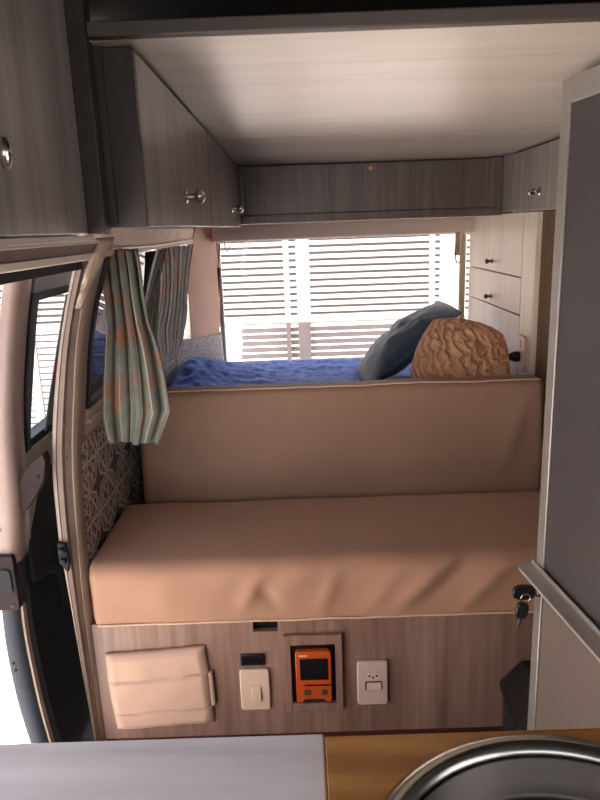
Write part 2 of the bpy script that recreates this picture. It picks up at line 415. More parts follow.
# header above the sliding door opening, running to the front
tr = thing('trim_2', (-.41, .8, 1.2), **st)
obj('upper_rail', bx(-.44, -.385, .2, 1.355, 1.235, 1.2428), M['rail'], tr, bevel=.002)
obj('inner_panel', prism(NB(), [(-.392, 1.2345), (-.40, 1.218), (-.45, 1.218), (-.45, 1.2345)], 1, .2, 1.36), M['rail_brown'], tr)
obj('lower_rail', prism(NB(), [(-.396, 1.217), (-.404, 1.205), (-.412, 1.203), (-.46, 1.203), (-.46, 1.217)], 1, .2, 1.345), M['rail'], tr, bevel=.0015)
obj('track', bx(-.47, -.428, .2, 1.37, 1.186, 1.2025), M['cavity'], tr)
bm = NB(); loft(bm, span(1.2175, 1.63, 8), lambda z: [(XO(z)-.02, .22), (XO(z)+.0, .22), (XO(z)+.0, 1.38), (XO(z)-.02, 1.38)])
obj('outer_panel', bm, M['dark_paint'], tr)

# rear: wall below the window, pillar, header, window
wb = obj('wall_back', bx(-.50, .975, 2.80, 2.85, 0, .66), M['body_tan']); tag(wb, **st)
bm = NB(); loft(bm, span(.84, 1.27, 8), lambda z: [(max(XI(z), -.44)+.005, 2.66), (-.345+.012*math.sin((z-.84)*7), 2.78), (-.338+.012*math.sin((z-.84)*7), 2.80), (-.345, 2.84), (XI(z)+.005, 2.84)])
p3 = obj('trim_3', bm, M['pillar_tan'], smooth=60); tag(p3, **st)
bm = NB(); loft(bm, span(.66, .839, 6), lambda z: [(XI(z)+.006, 2.64), (-.335+.03*(.84-z), 2.77), (-.33+.03*(.84-z), 2.80), (-.335, 2.84), (XI(z)+.006, 2.84)])
obj('pale_sheet', bm, M['lace'], p3, smooth=60, label='pale patterned sheet')
hd = obj('trim_4', prism(NB(), [(2.74, 1.212), (2.752, 1.206), (2.80, 1.206), (2.80, 1.45), (2.765, 1.45), (2.735, 1.262)], 0, -.335, .975), M['header'], bevel=.003); tag(hd, **st)
w1 = thing('window_1', (.17, 2.82, .66), **st)
bm = NB(); box(bm, -.335, -.318, 2.805, 2.84, .66, 1.206); box(bm, .70, .72, 2.805, 2.84, .66, 1.206)
obj('seal', bm, M['rail'], w1, bevel=.003)
obj('pane', bx(-.318, .70, 2.818, 2.822, .66, 1.206), M['clear'], w1)
obj('post', bx(.648, .672, 2.79, 2.812, .66, 1.206), M['cream'], w1, bevel=.004, label='cream upright')
obj('rear_wall_side', bx(.72, .975, 2.80, 2.85, .66, 1.45), M['body_tan'], w1)
gs = thing('gas_strut', (-.325, 2.795, .96), 'slim gas strut beside the rear pillar, black barrel under a bare rod', 'gas strut')
a, b = at(216, 327, 2.795), at(219, 268, 2.795); c = at(220, 243, 2.795)
obj('barrel', tube(NB(), [a, b], .0075, 12), M['black'], gs)
obj('rod', tube(NB(), [b, c], .0035, 8), M['steel'], gs)
def hook(name, p, label, sc=1.):
    bm = NB(); pts = [p + Vector((0, 0, 0)), p + Vector((.002, -.002, -.03))*sc, p + Vector((.012, -.004, -.052))*sc, p + Vector((.02, -.006, -.04))*sc, p + Vector((.018, -.006, -.022))*sc]
    tube(bm, pts, .0025, 8); o = obj(name, bm, M['chrome']); tag(o, label, 'hook'); return o
hook('wire_hook', at(224, 239, 2.732), 'bent wire hook hanging over the upper end of the gas strut')
t = thing('strap_hook', at(458, 232, 2.73), 'white strap with a hook hanging from the wooden header by the drawer cabinet', 'hook')
p = at(458, 232, 2.73)
obj('strap', bx(p.x-.010, p.x+.010, 2.7315, 2.7345, p.z-.09, p.z), M['grey_plate'], t)
obj('clip', tube(NB(), [p + Vector((-.008, -.004, -.05)), p + Vector((-.012, -.006, -.085)), p + Vector((-.004, -.006, -.12)), p + Vector((.008, -.004, -.115))], .003, 8), M['steel_dull'], t)

# ------------------------------------------------------------------ sliding door, slid open outside the left wall
d1 = thing('door_1', (-.63, 1.8, -.1), **st)
def ramp_sec(y0, y1, fi, fo): return lambda z: [(fo(z), y0), (fi(z), y0), (fi(z), y1), (fo(z), y1)]
bm = NB()
def edge_sec(z):
    o, i = DO(z), DI(z); w = i - o
    return [(o, 1.375), (o+.004, 1.338), (o+.25*w, 1.325), (o+.6*w, 1.322), (o+.86*w, 1.326), (i, 1.338), (i, 1.385), (i-.012, 1.40), (o, 1.40)]
loft(bm, span(.575, 1.185, 22), edge_sec); obj('upper_edge', bm, M['body_pink'], d1, smooth=50)
bm = NB(); loft(bm, span(-.15, .574, 24), edge_sec); obj('lower_edge', bm, M['bluegrey'], d1, smooth=50, label='slate grey lower door edge')
bm = NB(); loft(bm, span(-.15, .47, 20), lambda z: [(DI(z)-.003, 1.336), (DI(z)+.005, 1.332), (DI(z)+.007, 1.345), (DI(z), 1.352)])
obj('edge_trim', bm, M['body_tan'], d1, smooth=50)
bm = NB(); loft(bm, span(-.15, .80, 20), ramp_sec(1.401, 2.45, lambda z: DO(z)+.012, DO))
loft(bm, span(1.14, 1.185, 3), ramp_sec(1.401, 2.45, DI, DO)); loft(bm, span(.801, 1.139, 8), ramp_sec(2.30, 2.45, DI, DO))
obj('outer_panel', bm, M['dark_paint'], d1)
bm = NB(); loft(bm, span(-.12, .76, 16), ramp_sec(1.42, 2.44, lambda z: DI(z)-.03, lambda z: DI(z)-.036))
obj('inner_panel', bm, M['cavity'], d1, label='black bare inside of the door')
ye = itp([(.56, 1.388), (.62, 1.40), (.68, 1.435), (.72, 1.50), (.755, 1.60), (.76, 2.44)])
bm = NB(); loft(bm, [.56 + .012*k for k in range(17)] + [.7595, .7605, .78, .80], lambda z: [(DI(z)-.028, 1.386), (DI(z)-.001, 1.386), (DI(z)-.001, ye(z)), (DI(z)-.028, ye(z))])
obj('window_ledge', bm, M['body_tan'], d1)
bm = NB(); loft(bm, span(.801, 1.139, 8), ramp_sec(1.401, 1.418, lambda z: DO(z)+.050, lambda z: DO(z)+.01))
loft(bm, [1.12, 1.139], ramp_sec(1.418, 2.29, lambda z: DI(z)-.006, lambda z: DO(z)+.01)); loft(bm, [.801, .82], ramp_sec(1.418, 2.29, lambda z: DI(z)-.006, lambda z: DO(z)+.01))
obj('seal', bm, M['seal'], d1)
bm = NB(); loft(bm, [.82, 1.12], ramp_sec(1.418, 2.29, lambda z: DO(z)+.022, lambda z: DO(z)+.018)); obj('pane', bm, M['doorglass'], d1, smooth=10)
# latch plate on the leading edge
xl = (DO(.535)+DI(.535))/2 + .004
bm = NB(); prism(bm, rrect(xl-.026, xl+.022, .472, .600, .006), 1, 1.312, 1.330)
lt = obj('latch_plate', bm, M['latchm'], d1, bevel=.002)
bm = NB(); prism(bm, rrect(xl-.010, xl+.014, .512, .570, .011), 1, 1.307, 1.3118); obj('latch_hole', bm, M['cavity'], lt)
bm = NB(); lathe(bm, [(0, .006), (.003, .005)], (xl-.016, 1.3118, .588), (0, -1, 0), 12); lathe(bm, [(0, .004), (.003, .003)], (xl+.008, 1.3118, .484), (0, -1, 0), 12); obj('latch_screw', bm, M['hole'], lt)
bm = NB()
for zz, dx in ((.335, .022), (.318, .024), (.76, .012), (.655, .016)): lathe(bm, [(0, .0035), (.002, .003)], (DO(zz)+dx, 1.3225, zz), (0, -1, 0), 10)
obj('bolt_hole', bm, M['cavity'], d1)
# inner pull recess and lever
bm = NB()
P0 = [at(u, v, 1.35) for u, v in ((19, 506), (17, 490), (23, 474), (33, 462), (44, 453), (47, 461), (45, 480), (35, 498), (26, 511))]
prism(bm, [(p.x, p.z) for p in P0], 1, 1.341, 1.372); q = at(38, 477, 1.341); lathe(bm, [(0, .005), (.003, .004)], q, (0, -1, 0), 12)
obj('pull_handle', bm, M['latchm'], d1, bevel=.005, label='dull purple grey pull handle')
bm = NB(); tube(bm, [(DI(.5)+.004, 1.40, .50), (DI(.5)+.012, 1.46, .49), (DI(.45)+.016, 1.52, .455), (DI(.4)+.016, 1.54, .40), (DI(.36)+.014, 1.535, .35)], [.010, .009, .008, .006, .003], 10); box(bm, DI(.55)-.015, DI(.55)+.006, 1.386, 1.46, .50, .60)
obj('lever', bm, M['cavity'], d1, label='dark release lever')
bm = NB()
def dcur(u, v):
    z = 1.118 - .30*v; return Vector((DO(z) + .046 + .006*math.sin(u*30 + v), 1.60 - .10*v + u*(.20+.1*v), z))
grid(bm, 40, 16, dcur); dc = obj('curtain', bm, M['curtain'], solid=.0015)
tag(dc, 'sage and coral curtain hanging in the window of the open sliding door', 'curtain')

# ------------------------------------------------------------------ overhead lockers
G1 = 'left overhead locker doors'
near = thing('overhead_cabinet', (-.32, .48, 1.243), 'large grey oak overhead cabinet nearest the camera above the sliding door opening', 'cabinet')
obj('body', bx(-.375, -.266, .03, .866, 1.251, 1.63), M['cab'], near)
dr = obj('door', bx(-.2655, -.250, .03, .838, 1.251, 1.63), M['cab'], near, bevel=.002)
kb = NB(); kx, ky, kz = -.2497, .573, 1.316
lathe(kb, [(0, .008), (.003, .007), (.005, .004), (.016, .004)], (kx, ky, kz), (1, 0, 0), 16)
lathe(kb, [(-.0125, .001), (-.0115, .003), (-.007, .005), (0, .006), (.007, .005), (.0115, .003), (.0125, .001)], (kx+.019, ky, kz), (0, 0, 1), 16)
obj('knob', kb, M['chrome'], dr, label='oval silver knob')
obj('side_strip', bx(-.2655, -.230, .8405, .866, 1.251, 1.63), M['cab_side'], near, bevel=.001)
obj('bottom_edge', bx(-.375, -.252, .03, .866, 1.2435, 1.2505), M['alu_pale'], near, bevel=.001, label='pale bottom edging')
left = thing('overhead_cabinet', (-.29, 1.6, 1.258), 'two-door grey oak overhead cabinet along the left side under the pale ceiling', 'cabinet')
def slab(x0, x1, y0, y1, z0, gap=.002): return prism(NB(), [(y0, z0), (y1, z0), (y1, ZT(y1)-gap), (y0, ZT(y0)-gap)], 0, x0, x1)
obj('body', slab(-.372, -.204, .886, YR-.002, 1.262), M['cab'], left)
obj('end_panel', slab(-.372, -.1868, .8725, .8855, 1.258), M['cab_side'], left, bevel=.001, label='dark umber end panel with shade in its colour')
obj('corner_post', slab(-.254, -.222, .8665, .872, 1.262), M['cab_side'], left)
for y0, y1, ky, kz in ((.886, 1.544, 1.19, 1.307), (1.554, YR-.004, 2.02, 1.309)):
    dr = obj('door', slab(-.203, -.187, y0, y1, 1.259, .003), M['cab'], left, bevel=.0015)
    knob(dr, (-.187, ky, kz), (1, 0, 0), 1.3, 'steel')
rear = thing('overhead_cabinet', (.24, 2.5, 1.268), 'wide oak overhead cabinet with shade in its colour, across the rear above the window', 'cabinet')
bm = NB(); box(bm, -.36, .66, YR+.017, 2.73, 1.268, ZC-.002); obj('body', bm, M['cab_shaded'], rear)
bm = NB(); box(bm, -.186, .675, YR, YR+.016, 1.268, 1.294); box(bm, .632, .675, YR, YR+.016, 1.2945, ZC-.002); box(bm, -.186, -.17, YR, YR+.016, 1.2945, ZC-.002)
obj('face_frame', bm, M['cab_shaded'], rear, bevel=.001)
dr = obj('flap_door', bx(-.1685, .6305, YR-.001, YR+.016, 1.296, ZC-.006), M['cab_shaded'], rear, bevel=.001)
obj('lock', lathe(NB(), [(0, .006), (.004, .006), (.006, .004), (.012, .003), (.013, .001)], (.243, YR-.001, 1.43), (0, -1, 0), 14), M['ivory'], dr, label='tiny brass catch')
right = thing('overhead_cabinet', (.83, 1.9, 1.274), 'short grey oak overhead cabinet above the pale drawer cabinet', 'cabinet')
obj('body', bx(.693, .975, 1.45, YR-.002, 1.276, ZC-.002), M['cab'], right)
obj('filler', bx(.676, .6925, 2.22, YR-.002, 1.276, ZC-.002), M['cab'], right)
dr = obj('door', bx(.676, .6925, 1.45, 2.216, 1.274, ZC-.004), M['cab'], right, bevel=.0015)
knob(dr, (.676, 1.97, 1.325), (-1, 0, 0), 1.25)

# ------------------------------------------------------------------ drawer cabinet by the bed
XD = .685
dcab = thing('drawer_cabinet', (.82, 2.4, .71), 'tall pale oak drawer cabinet standing at the right end of the bed', 'cabinet')
obj('body', bx(XD+.017, .975, 2.012, 2.795, .71, 1.272), M['cab_brown'], dcab)
obj('stile', bx(XD, XD+.0165, 2.010, 2.127, .71, 1.272), M['cab_pale'], dcab, bevel=.001)
for nm, z0, z1, kz in (('door', 1.079, 1.272, 1.112), ('drawer', .962, 1.0755, .989), ('lower_panel', .71, .9585, None)):
    o = obj(nm, bx(XD-.001, XD+.0165, 2.129, 2.785, z0, z1), M['cab_pale'], dcab, bevel=.0015)
    if kz: knob(o, (XD-.001, 2.455, kz), (-1, 0, 0), 1., 'bronze')
wo = thing('wall_outlet', (XD, 2.075, .795), 'white upright outlet plate on the drawer cabinet behind the tan backrest', 'outlet')
bm = NB(); prism(bm, rrect(2.042, 2.112, .795, .905, .014), 0, XD-.010, XD); obj('plate', bm, M['white_plate'], wo, bevel=.002)
bm = NB()
for zz in (.885, .873): lathe(bm, [(0, .005), (.001, .004)], (XD-.010, 2.077, zz), (-1, 0, 0), 10)
obj('socket_hole', bm, M['hole'], wo)
pg = obj('plug', lathe(NB(), [(0, .016), (.012, .017), (.024, .013), (.034, .008), (.04, .004)], (XD-.0105, 2.085, .838), (-1, 0, 0), 14), M['black'])
tag(pg, 'black round plug in the outlet on the drawer cabinet', 'plug')

# ------------------------------------------------------------------ bench, cushions and bed
bench = thing('bench_box', (.1, YB, .0), 'rosy oak bench box under the tan seat cushion', 'bench')
SL = (-.137, -.079, .338, .3705)        # slot in the front
bm = NB()
box(bm, -.513, SL[0], YB, YB+.016, .056, .37); box(bm, SL[1], .97, YB, YB+.016, .056, .37); box(bm, SL[0], SL[1], YB, YB+.016, .056, SL[2])
obj('front_panel', bm, M['bench'], bench)
obj('inner_box', bx(-.51, .97, YB+.06, 2.78, .002, .368), M['cab_side'], bench)
obj('toe_board', bx(-.513, .97, YB+.012, YB+.03, .001, .055), M['maroon'], bench, label='maroon toe board')
obj('finger_slot', bx(SL[0]+.001, SL[1]-.001, YB+.017, YB+.05, SL[2]-.01, .367), M['black'], bench, label='dark finger slot')

def cushion(name, x0, x1, y0, y1, z0, z1, r, mat, parent, disp, nx=90):
    """upholstered block: rounded profile swept along x, with creases"""
    prof = []
    def arc(cy, cz, a0, a1, rr, k=5):
        for i in range(k+1):
            a = a0 + (a1-a0)*i/k; prof.append((cy + rr*math.cos(a), cz + rr*math.sin(a)))
    def seg(p, q, k):
        for i in range(1, k): prof.append((p[0]+(q[0]-p[0])*i/k, p[1]+(q[1]-p[1])*i/k))
    r2 = .008
    arc(y0+r2, z0+r2, 1.5*PI, PI, r2, 3); seg((y0, z0+r2), (y0, z1-r), 12); arc(y0+r, z1-r, PI, PI/2, r, 7); seg((y0+r, z1), (y1-r, z1), 16); arc(y1-r, z1-r, PI/2, 0, r); seg((y1, z1-r), (y1, z0+r2), 5); arc(y1-r2, z0+r2, 0, -PI/2, r2, 3)
    bm = NB(); rows = []
    for i in range(nx+1):
        s = i/nx; x = x0 + (x1-x0)*s; e = min(s, 1-s)*(x1-x0); k = min(1, e/.02); k = math.sqrt(max(0, 1-(1-k)**2))
        row = []
        cy, cz = (y0+y1)/2, (z0+z1)/2
        for (y, z) in prof:
            yy = cy + (y-cy)*(1 - .018*(1-k)/max(.05, (y1-y0)/2)*1.); zz = cz + (z-cz)*(1 - .012*(1-k)/max(.05, (z1-z0)/2))
            row.append(bm.verts.new(Vector((x, yy, zz)) + disp(x, y, z)))
        rows.append(row)
    n = len(prof)
    for A, B in zip(rows, rows[1:]):
        for j in range(n): bm.faces.new((A[j], B[j], B[(j+1) % n], A[(j+1) % n]))
    bm.faces.new(rows[0]); bm.faces.new(rows[-1][::-1])
    return obj(name, bm, mat, parent, smooth=60)
SEATZ = .525
def fold(x, z, xc, zc, ang, L, w):
    dx, dz = x-xc, z-zc; a = dx*math.cos(ang)+dz*math.sin(ang); b = -dx*math.sin(ang)+dz*math.cos(ang)
    return math.exp(-(a/L)**2 - (b/w)**2)
def seat_disp(x, y, z):
    d = Vector((0, 0, 0)); front = max(0, min(1, (1.50-y)/.08)); top = max(0, min(1, (z-.40)/.12))
    d.z += .0035*nz(x*5, y*5, 1)*top + .0012*nz(x*22, y*22, 2)*top - .006*math.sin((y-1.4)/.38*PI)*0
    w = 0
    for xc, zc, an, L, ww, am in ((-.135, .45, 1.05, .05, .018, .015), (-.10, .44, 2.2, .04, .016, -.010), (-.04, .47, .4, .06, .02, .008), (.04, .44, 1.15, .06, .020, .010), (.16, .43, .85, .07, .022, .008), (.25, .45, .75, .09, .022, .016), (.32, .47, .7, .09, .018, -.010), (.40, .45, .8, .09, .022, .014), (.12, .41, .2, .10, .014, .004), (-.33, .44, 1.2, .05, .03, .005)):
        w += am*fold(x, z, xc, zc, an, L, ww)
    d.y += -.65*w*front + .004*nz(x*6, z*8, 5)*front
    return d
seat = thing('seat_cushion', (.09, 1.6, .372), 'thick tan seat cushion lying on the bench box', 'cushion')
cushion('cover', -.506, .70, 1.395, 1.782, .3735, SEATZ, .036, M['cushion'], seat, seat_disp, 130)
obj('piping', tube(NB(), [(x, 1.394 + .0015*nz(x*9), .3765 + .001*nz(x*14)) for x in span(-.492, .69, 60)], .0022, 6), M['piping'], seat, label='pale piping along the lower edge')
BT = .822
def back_disp(x, y, z):
    d = Vector((0, 0, 0)); t = (z-.40)/(BT-.40)
    d.y += .035*t - .010*math.exp(-((z-.60)/.07)**2)
    w = -.016*fold(x, z, -.35, .64, -.70, .10, .010) + .008*fold(x, z, -.36, .61, -.70, .10, .016) + .012*fold(x, z, .58, .68, 1.15, .10, .022) + .006*fold(x, z, .50, .62, .6, .10, .02) + .006*fold(x, z, .05, .57, .05, .3, .014) + .004*fold(x, z, .25, .79, .1, .15, .01)
    front = max(0, min(1, (1.84-y)/.03)); d.y -= w*front - .004*nz(x*4, z*6, 9)*front
    d.z += .003*nz(x*5, 0, 4)*max(0, t) + .002*nz(x*16, 2, 4)*max(0, t)
    return d
back = thing('backrest_cushion', (.1, 1.84, .372), 'tan backrest cushion standing upright between the seat and the bed', 'cushion')
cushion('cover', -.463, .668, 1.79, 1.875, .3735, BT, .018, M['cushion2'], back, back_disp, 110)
obj('piping', tube(NB(), [(x, 1.832 + .001*nz(x*9), BT+.001+.003*nz(x*5, 0, 4)+.002*nz(x*16, 2, 4)) for x in span(-.45, .655, 60)], .0022, 6), M['piping'], back, label='pale seam along the top')

mat_ = obj('mattress', prism(NB(), rrect(-.482, .675, .3735, .70, .04), 1, 1.935, 2.785), M['outwall']); tag(mat_, 'thick mattress under the blue blanket by the rear window', 'mattress')
def blank(u, v):
    x = -.475 + 1.145*u; y = 1.95 + .835*v
    h = .715 + .012*abs(nz(x*7+y*3, y*9)) + .010*abs(nz(x*16, y*14+x*6, 3)) + .004*nz(x*40, y*40)
    l = math.exp(-((x+.40)/.10)**2 - ((y-2.52)/.16)**2); h += .055*l*(1 + .5*nz(x*20, y*20, 7)) + .02*math.exp(-((x+.28)/.14)**2-((y-2.60)/.12)**2)
    e = min(u*1.145, (1-u)*1.145, v*.835, (1-v)*.835); h -= .010*max(0, 1-e/.02)
    return Vector((x, y, h))
bl = obj('blanket', grid(NB(), 150, 110, blank), M['blanket'], solid=.003, smooth=180)
tag(bl, 'crumpled bright blue blanket spread over the bed', 'blanket')

def pillow(name, w, h, t, mat, mtx, label, wr=.012, tassel=0, ex=.55):
    bm = NB(); N = 36
    def surf(sg):
        def f(u, v):
            a, b = 2*u-1, 2*v-1
            px = a*(1-.07*b*b*(1-abs(a)*.6)); pz = b*(1-.07*a*a*(1-abs(b)*.6))
            if tassel: px = a*math.sqrt(1-.24*b*b); pz = b*math.sqrt(1-.24*a*a)
            px *= 1 - (tassel or 0)*(b+1)/2
            th = (max(0, 1-abs(a)**2.2)*max(0, 1-abs(b)**2.2))**ex
            k = wr*nz(a*3.2+sg, b*3.2, 2)*th + wr*.5*nz(a*8, b*8, 5+sg)*th
            return mtx @ Vector((px*w/2, sg*(t/2*th + k*(1 if th > .1 else 0)), pz*h/2))
        return f
    grid(bm, N, N, surf(1)); grid(bm, N, N, surf(-1))
    bmesh.ops.remove_doubles(bm, verts=bm.verts, dist=1e-4)
    o = obj(name, bm, mat, smooth=180); tag(o, label, 'pillow'); return o
# blue cushion leaning back, corner up to the right
def M4(loc, rx, ry, rz): return Matrix.Translation(loc) @ Matrix.Rotation(rz, 4, 'Z') @ Matrix.Rotation(rx, 4, 'X') @ Matrix.Rotation(ry, 4, 'Y')
pillow('pillow', .40, .40, .125, M['pillow'], M4((.357, 2.345, .852), 0, 0, 0) @ Matrix.Rotation(.91, 4, 'Y') @ Matrix.Rotation(PI/2, 4, 'Z'), 'slate blue satin pillow leaning against the tan one, one corner raised', .009, 0, .85)
pillow('pillow', .33, .285, .15, M['shaggy'], M4((.500, 2.085, .838), -.75, .32, .05), 'tan ruffled pillow with woven ridges beside the drawer cabinet', .016, .22)

# ------------------------------------------------------------------ things on the bench front
YF = YB
pouch = thing('storage_pouch', (-.365, YF, .085), 'cream padded pouch with two stitched seams fixed on the bench front', 'pouch')
def pch(u, v):
    x = -.488 + .236*u + .010*(1-v) + .004*math.sin(v*PI)*(1 if u > .5 else -1); z = .086 + .208*v + .014*u*1. + .002*nz(u*5, v*5)
    d = .016*(min(1, min(u, 1-u)/.08)*min(1, min(v, 1-v)/.08))**.5
    g = sum(math.exp(-((v-c-.02*nz(u*3, c*9))/.012)**2) for c in (.67, .24))
    d += -.006*g*min(1, min(u, 1-u)/.05) + .003*nz(u*4, v*4, 3) + (.004 if .24 < v < .67 else 0)*min(1, min(u, 1-u)/.04)
    return Vector((x, YF-.0025-max(0, d), z))
bm = grid(NB(), 60, 60, pch)
obj('padded_cover', bm, M['pouch'], pouch, solid=.002, smooth=70)
obj('backing', bx(-.474, -.25, YF-.0022, YF-.0002, .10, .292), M['cab_side'], pouch)
bm = NB()
for u, v0, v1 in ((-.245+.004, .24, .67),):
    tube(bm, [(u - .006*(v-.24), YF-.008, .102+.208*v) for v in span(v0, v1, 6)], .006, 8)
obj('side_loop', bm, M['pouch'], pouch)

meter = thing('voltage_meter', (-.141, YF, .249), 'small black display set above the light switch', 'meter')
obj('bezel', bx(-.171, -.113, YF-.006, YF-.0002, .251, .281), M['black'], meter, bevel=.002)
obj('screen', bx(-.163, -.121, YF-.0066, YF-.0062, .258, .274), M['screen'], meter)
sw = thing('light_switch', (-.139, YF, .13), 'ivory wall switch with one rocker below the black display', 'switch')
bm = NB(); prism(bm, rrect(-.175, -.104, .131, .242, .008), 1, YF-.009, YF-.0002); obj('plate', bm, M['white_plate'], sw, bevel=.003)
bm = NB(); prism(bm, [(YF-.0095, .158), (YF-.017, .160), (YF-.011, .200), (YF-.0095, .200)], 0, -.148, -.126); obj('rocker', bm, M['white_plate'], sw, bevel=.001)

fr = thing('controller_frame', (0, YF, .126), 'flat oak frame on the bench front around the orange controller', 'frame')
bm = NB(); X0, X1, Z0, Z1, I = -.0675, .0695, .126, .330, .016
box(bm, X0, X0+I, YF-.011, YF-.0002, Z0, Z1); box(bm, X1-I, X1, YF-.011, YF-.0002, Z0, Z1); box(bm, X0+I, X1-I, YF-.011, YF-.0002, Z1-.025, Z1); box(bm, X0+I, X1-I, YF-.011, YF-.0002, Z0, Z0+.021)
obj('border', bm, M['bench'], fr, bevel=.001)
obj('backing', bx(X0+I, X1-I, YF-.003, YF-.0003, Z0+.021, Z1-.025), M['black'], fr)
sc = thing('solar_controller', (.001, YF-.003, .155), 'orange solar charge controller with a dark screen inside the oak frame', 'controller')
xa, xb, za, zb = -.041, .043, .155, .292
bm = NB(); prism(bm, [(xa, za), (xa+.014, za), (xa+.018, za+.008), (xb-.018, za+.008), (xb-.014, za), (xb, za), (xb, zb-.006), (xb-.006, zb), (xa+.006, zb), (xa, zb-.006)], 1, YF-.018, YF-.0032)
obj('case', bm, M['orange'], sc, bevel=.002)
obj('bezel', bx(xa+.010, xb-.008, YF-.0195, YF-.0182, .217, .274), M['black'], sc, bevel=.001)
obj('screen', bx(xa+.016, xb-.014, YF-.0202, YF-.0197, .224, .266), M['screen'], sc)
obj('slot', bx(xa+.020, xb-.001, YF-.0186, YF-.0181, .200, .204), M['black'], sc)
obj('logo', bx(xa+.008, xa+.028, YF-.0185, YF-.0181, .279, .284), M['ivory'], sc)
bx0 = obj('button', prism(NB(), rrect(xa+.018, xa+.034, .176, .190, .004), 1, YF-.020, YF-.0181), M['hole'], sc, bevel=.001)
b2 = bx0.copy(); link(b2, sc); b2.location.x += .040
obj('terminal_strip', bx(xa+.020, xb-.020, YF-.014, YF-.0032, .156, .1625), M['blackmatte'], sc)
ou = thing('wall_outlet', (.141, YF, .135), 'pale wall plate with a socket above a rocker, right of the orange controller', 'outlet')
bm = NB(); prism(bm, rrect(.104, .177, .136, .254, .008), 1, YF-.010, YF-.0002); obj('plate', bm, M['grey_plate'], ou, bevel=.003)
bm = NB(); prism(bm, rrect(.126, .157, .207, .226, .0085), 1, YF-.0115, YF-.0102); so = obj('socket', bm, M['white_plate'], ou)
bm = NB()
for xx, zz in ((.133, .217), (.1415, .213), (.150, .217)): lathe(bm, [(0, .003), (.0008, .0028)], (xx, YF-.0116, zz), (0, -1, 0), 10)
obj('socket_hole', bm, M['hole'], so)
bm = NB(); prism(bm, rrect(.122, .163, .178, .202, .004), 1, YF-.0112, YF-.0102); rk = obj('rocker_frame', bm, M['hole'], ou)
obj('rocker', prism(NB(), [(YF-.0113, .181), (YF-.0155, .182), (YF-.0125, .199), (YF-.0113, .199)], 0, .126, .160), M['white_plate'], rk)

# ------------------------------------------------------------------ curtains on the left side window
def curtain(name, Lp, Rp, Y, dY, nf, amp, mat, label, ph=0.):
    def poly(ps):
        def f(t):
            k = t*(len(ps)-1); i = min(int(k), len(ps)-2); a = k-i
            return (ps[i][0]+(ps[i+1][0]-ps[i][0])*a, ps[i][1]+(ps[i+1][1]-ps[i][1])*a)
        return f
    fl, fr_ = poly(Lp), poly(Rp)
    def fn(s, v):
        l = fl(v); r = fr_(v); yy = Y + dY*s
        p, q = at(*l, Y), at(*r, Y+dY)
        P = p.lerp(q, s)
        k = 1 - .55*v
        P.y += amp*(k*math.cos(2*PI*nf*s + ph + .6*math.sin(3*v)) + (1-k)*1.1*math.cos(2*PI*nf*.42*s + 1. + 1.2*v))
        P.x += .25*amp*math.sin(2*PI*nf*2*s + ph)*k
        P.z += .004*nz(s*6, v*5, ph)
        return P
    bm = grid(NB(), 120, 50, fn)
    o = obj(name, bm, mat, solid=.0018, smooth=180); tag(o, label, 'curtain', 'curtains on the side window'); return o
L1 = [(99, 250), (101, 275), (105, 305), (106, 330), (104, 356), (102, 385), (101, 415), (108, 442)]
R1 = [(138, 249), (142, 270), (145, 295), (150, 322), (159, 348), (166, 382), (171, 412), (158, 444)]
curtain('curtain', L1, R1, 1.53, .05, 4.5, .015, M['curtain'], 'sage curtain with coral flowers bunched by the door pillar, the nearest and longest')
L2 = [(158, 247), (162, 265), (163, 285), (162, 300), (159, 318), (156, 334), (160, 352), (164, 366)]
R2 = [(193, 245), (190, 262), (188, 280), (187, 295), (187, 310), (186, 322), (182, 342), (174, 358)]
curtain('curtain', L2, R2, 2.22, .14, 7, .009, M['curtain_lit'], 'pale-striped sage curtain, daylight put into its colour, gathered towards the rear pillar, partly behind the nearer one', 1.)
bm = NB(); L3 = [(186, 300), (188, 312), (191, 325), (193, 340), (193, 354)]; R3 = [(188, 300), (194, 312), (200, 325), (201, 338), (197, 352)]
L4 = [(144, 252), (149, 275), (151, 295), (149, 312), (146, 328), (150, 342)]; R4 = [(158, 249), (160, 275), (160, 295), (158, 312), (157, 328), (157, 344)]
tag(obj('curtain_wire', tube(NB(), [(-.394, 1.46, 1.222), (-.402, 1.9, 1.216), (-.394, 2.62, 1.222)], .003, 8), M['wire']), 'thin curtain wire along the top of the side window', 'wire')
curtain('curtain', L4, R4, 2.10, .08, 3, .010, M['curtain'], 'narrow shaded strip of sage curtain hanging between the two bunched ones', 2.)

# ------------------------------------------------------------------ tall grey cabinet with aluminium frame, its face turned a little
TH = .108
tall = thing('tall_cabinet', (.397, 1.085, 0), 'tall grey cupboard with aluminium edging standing between the worktop and the bench', 'cupboard', rz=TH)
H, W, fw, fs = 1.447, .80, .036, .027
obj('carcass', bx(.014, .40, -W, -.006, .0, H-.004), M['door_grey'], tall, local=True)
LZ = .657
def leaf(nm, z0, z1, mat):
    p = obj(nm, bx(.003, .0135, -W+fw, -fs-.001, z0+(fw if z0 < .1 else .004), z1-(fw if z1 > 1.2 else .004)), mat, tall, local=True)
    return p
up = leaf('upper_door', LZ, H, M['door_grey']); lo = leaf('lower_door', .02, LZ-.004, M['door_grey_low'])
bm = NB(); box(bm, 0, .0138, -fs, 0, LZ+.003, H); box(bm, 0, .0138, -W, -fs-.0002, H-fw, H)
obj('upper_frame', bm, M['alu'], tall, local=True, bevel=.002, label='pale aluminium frame')
bm = NB(); box(bm, 0, .0138, -fs, 0, .02, LZ-.003)
obj('lower_frame', bm, M['alu'], tall, local=True, bevel=.002, label='pale aluminium frame')
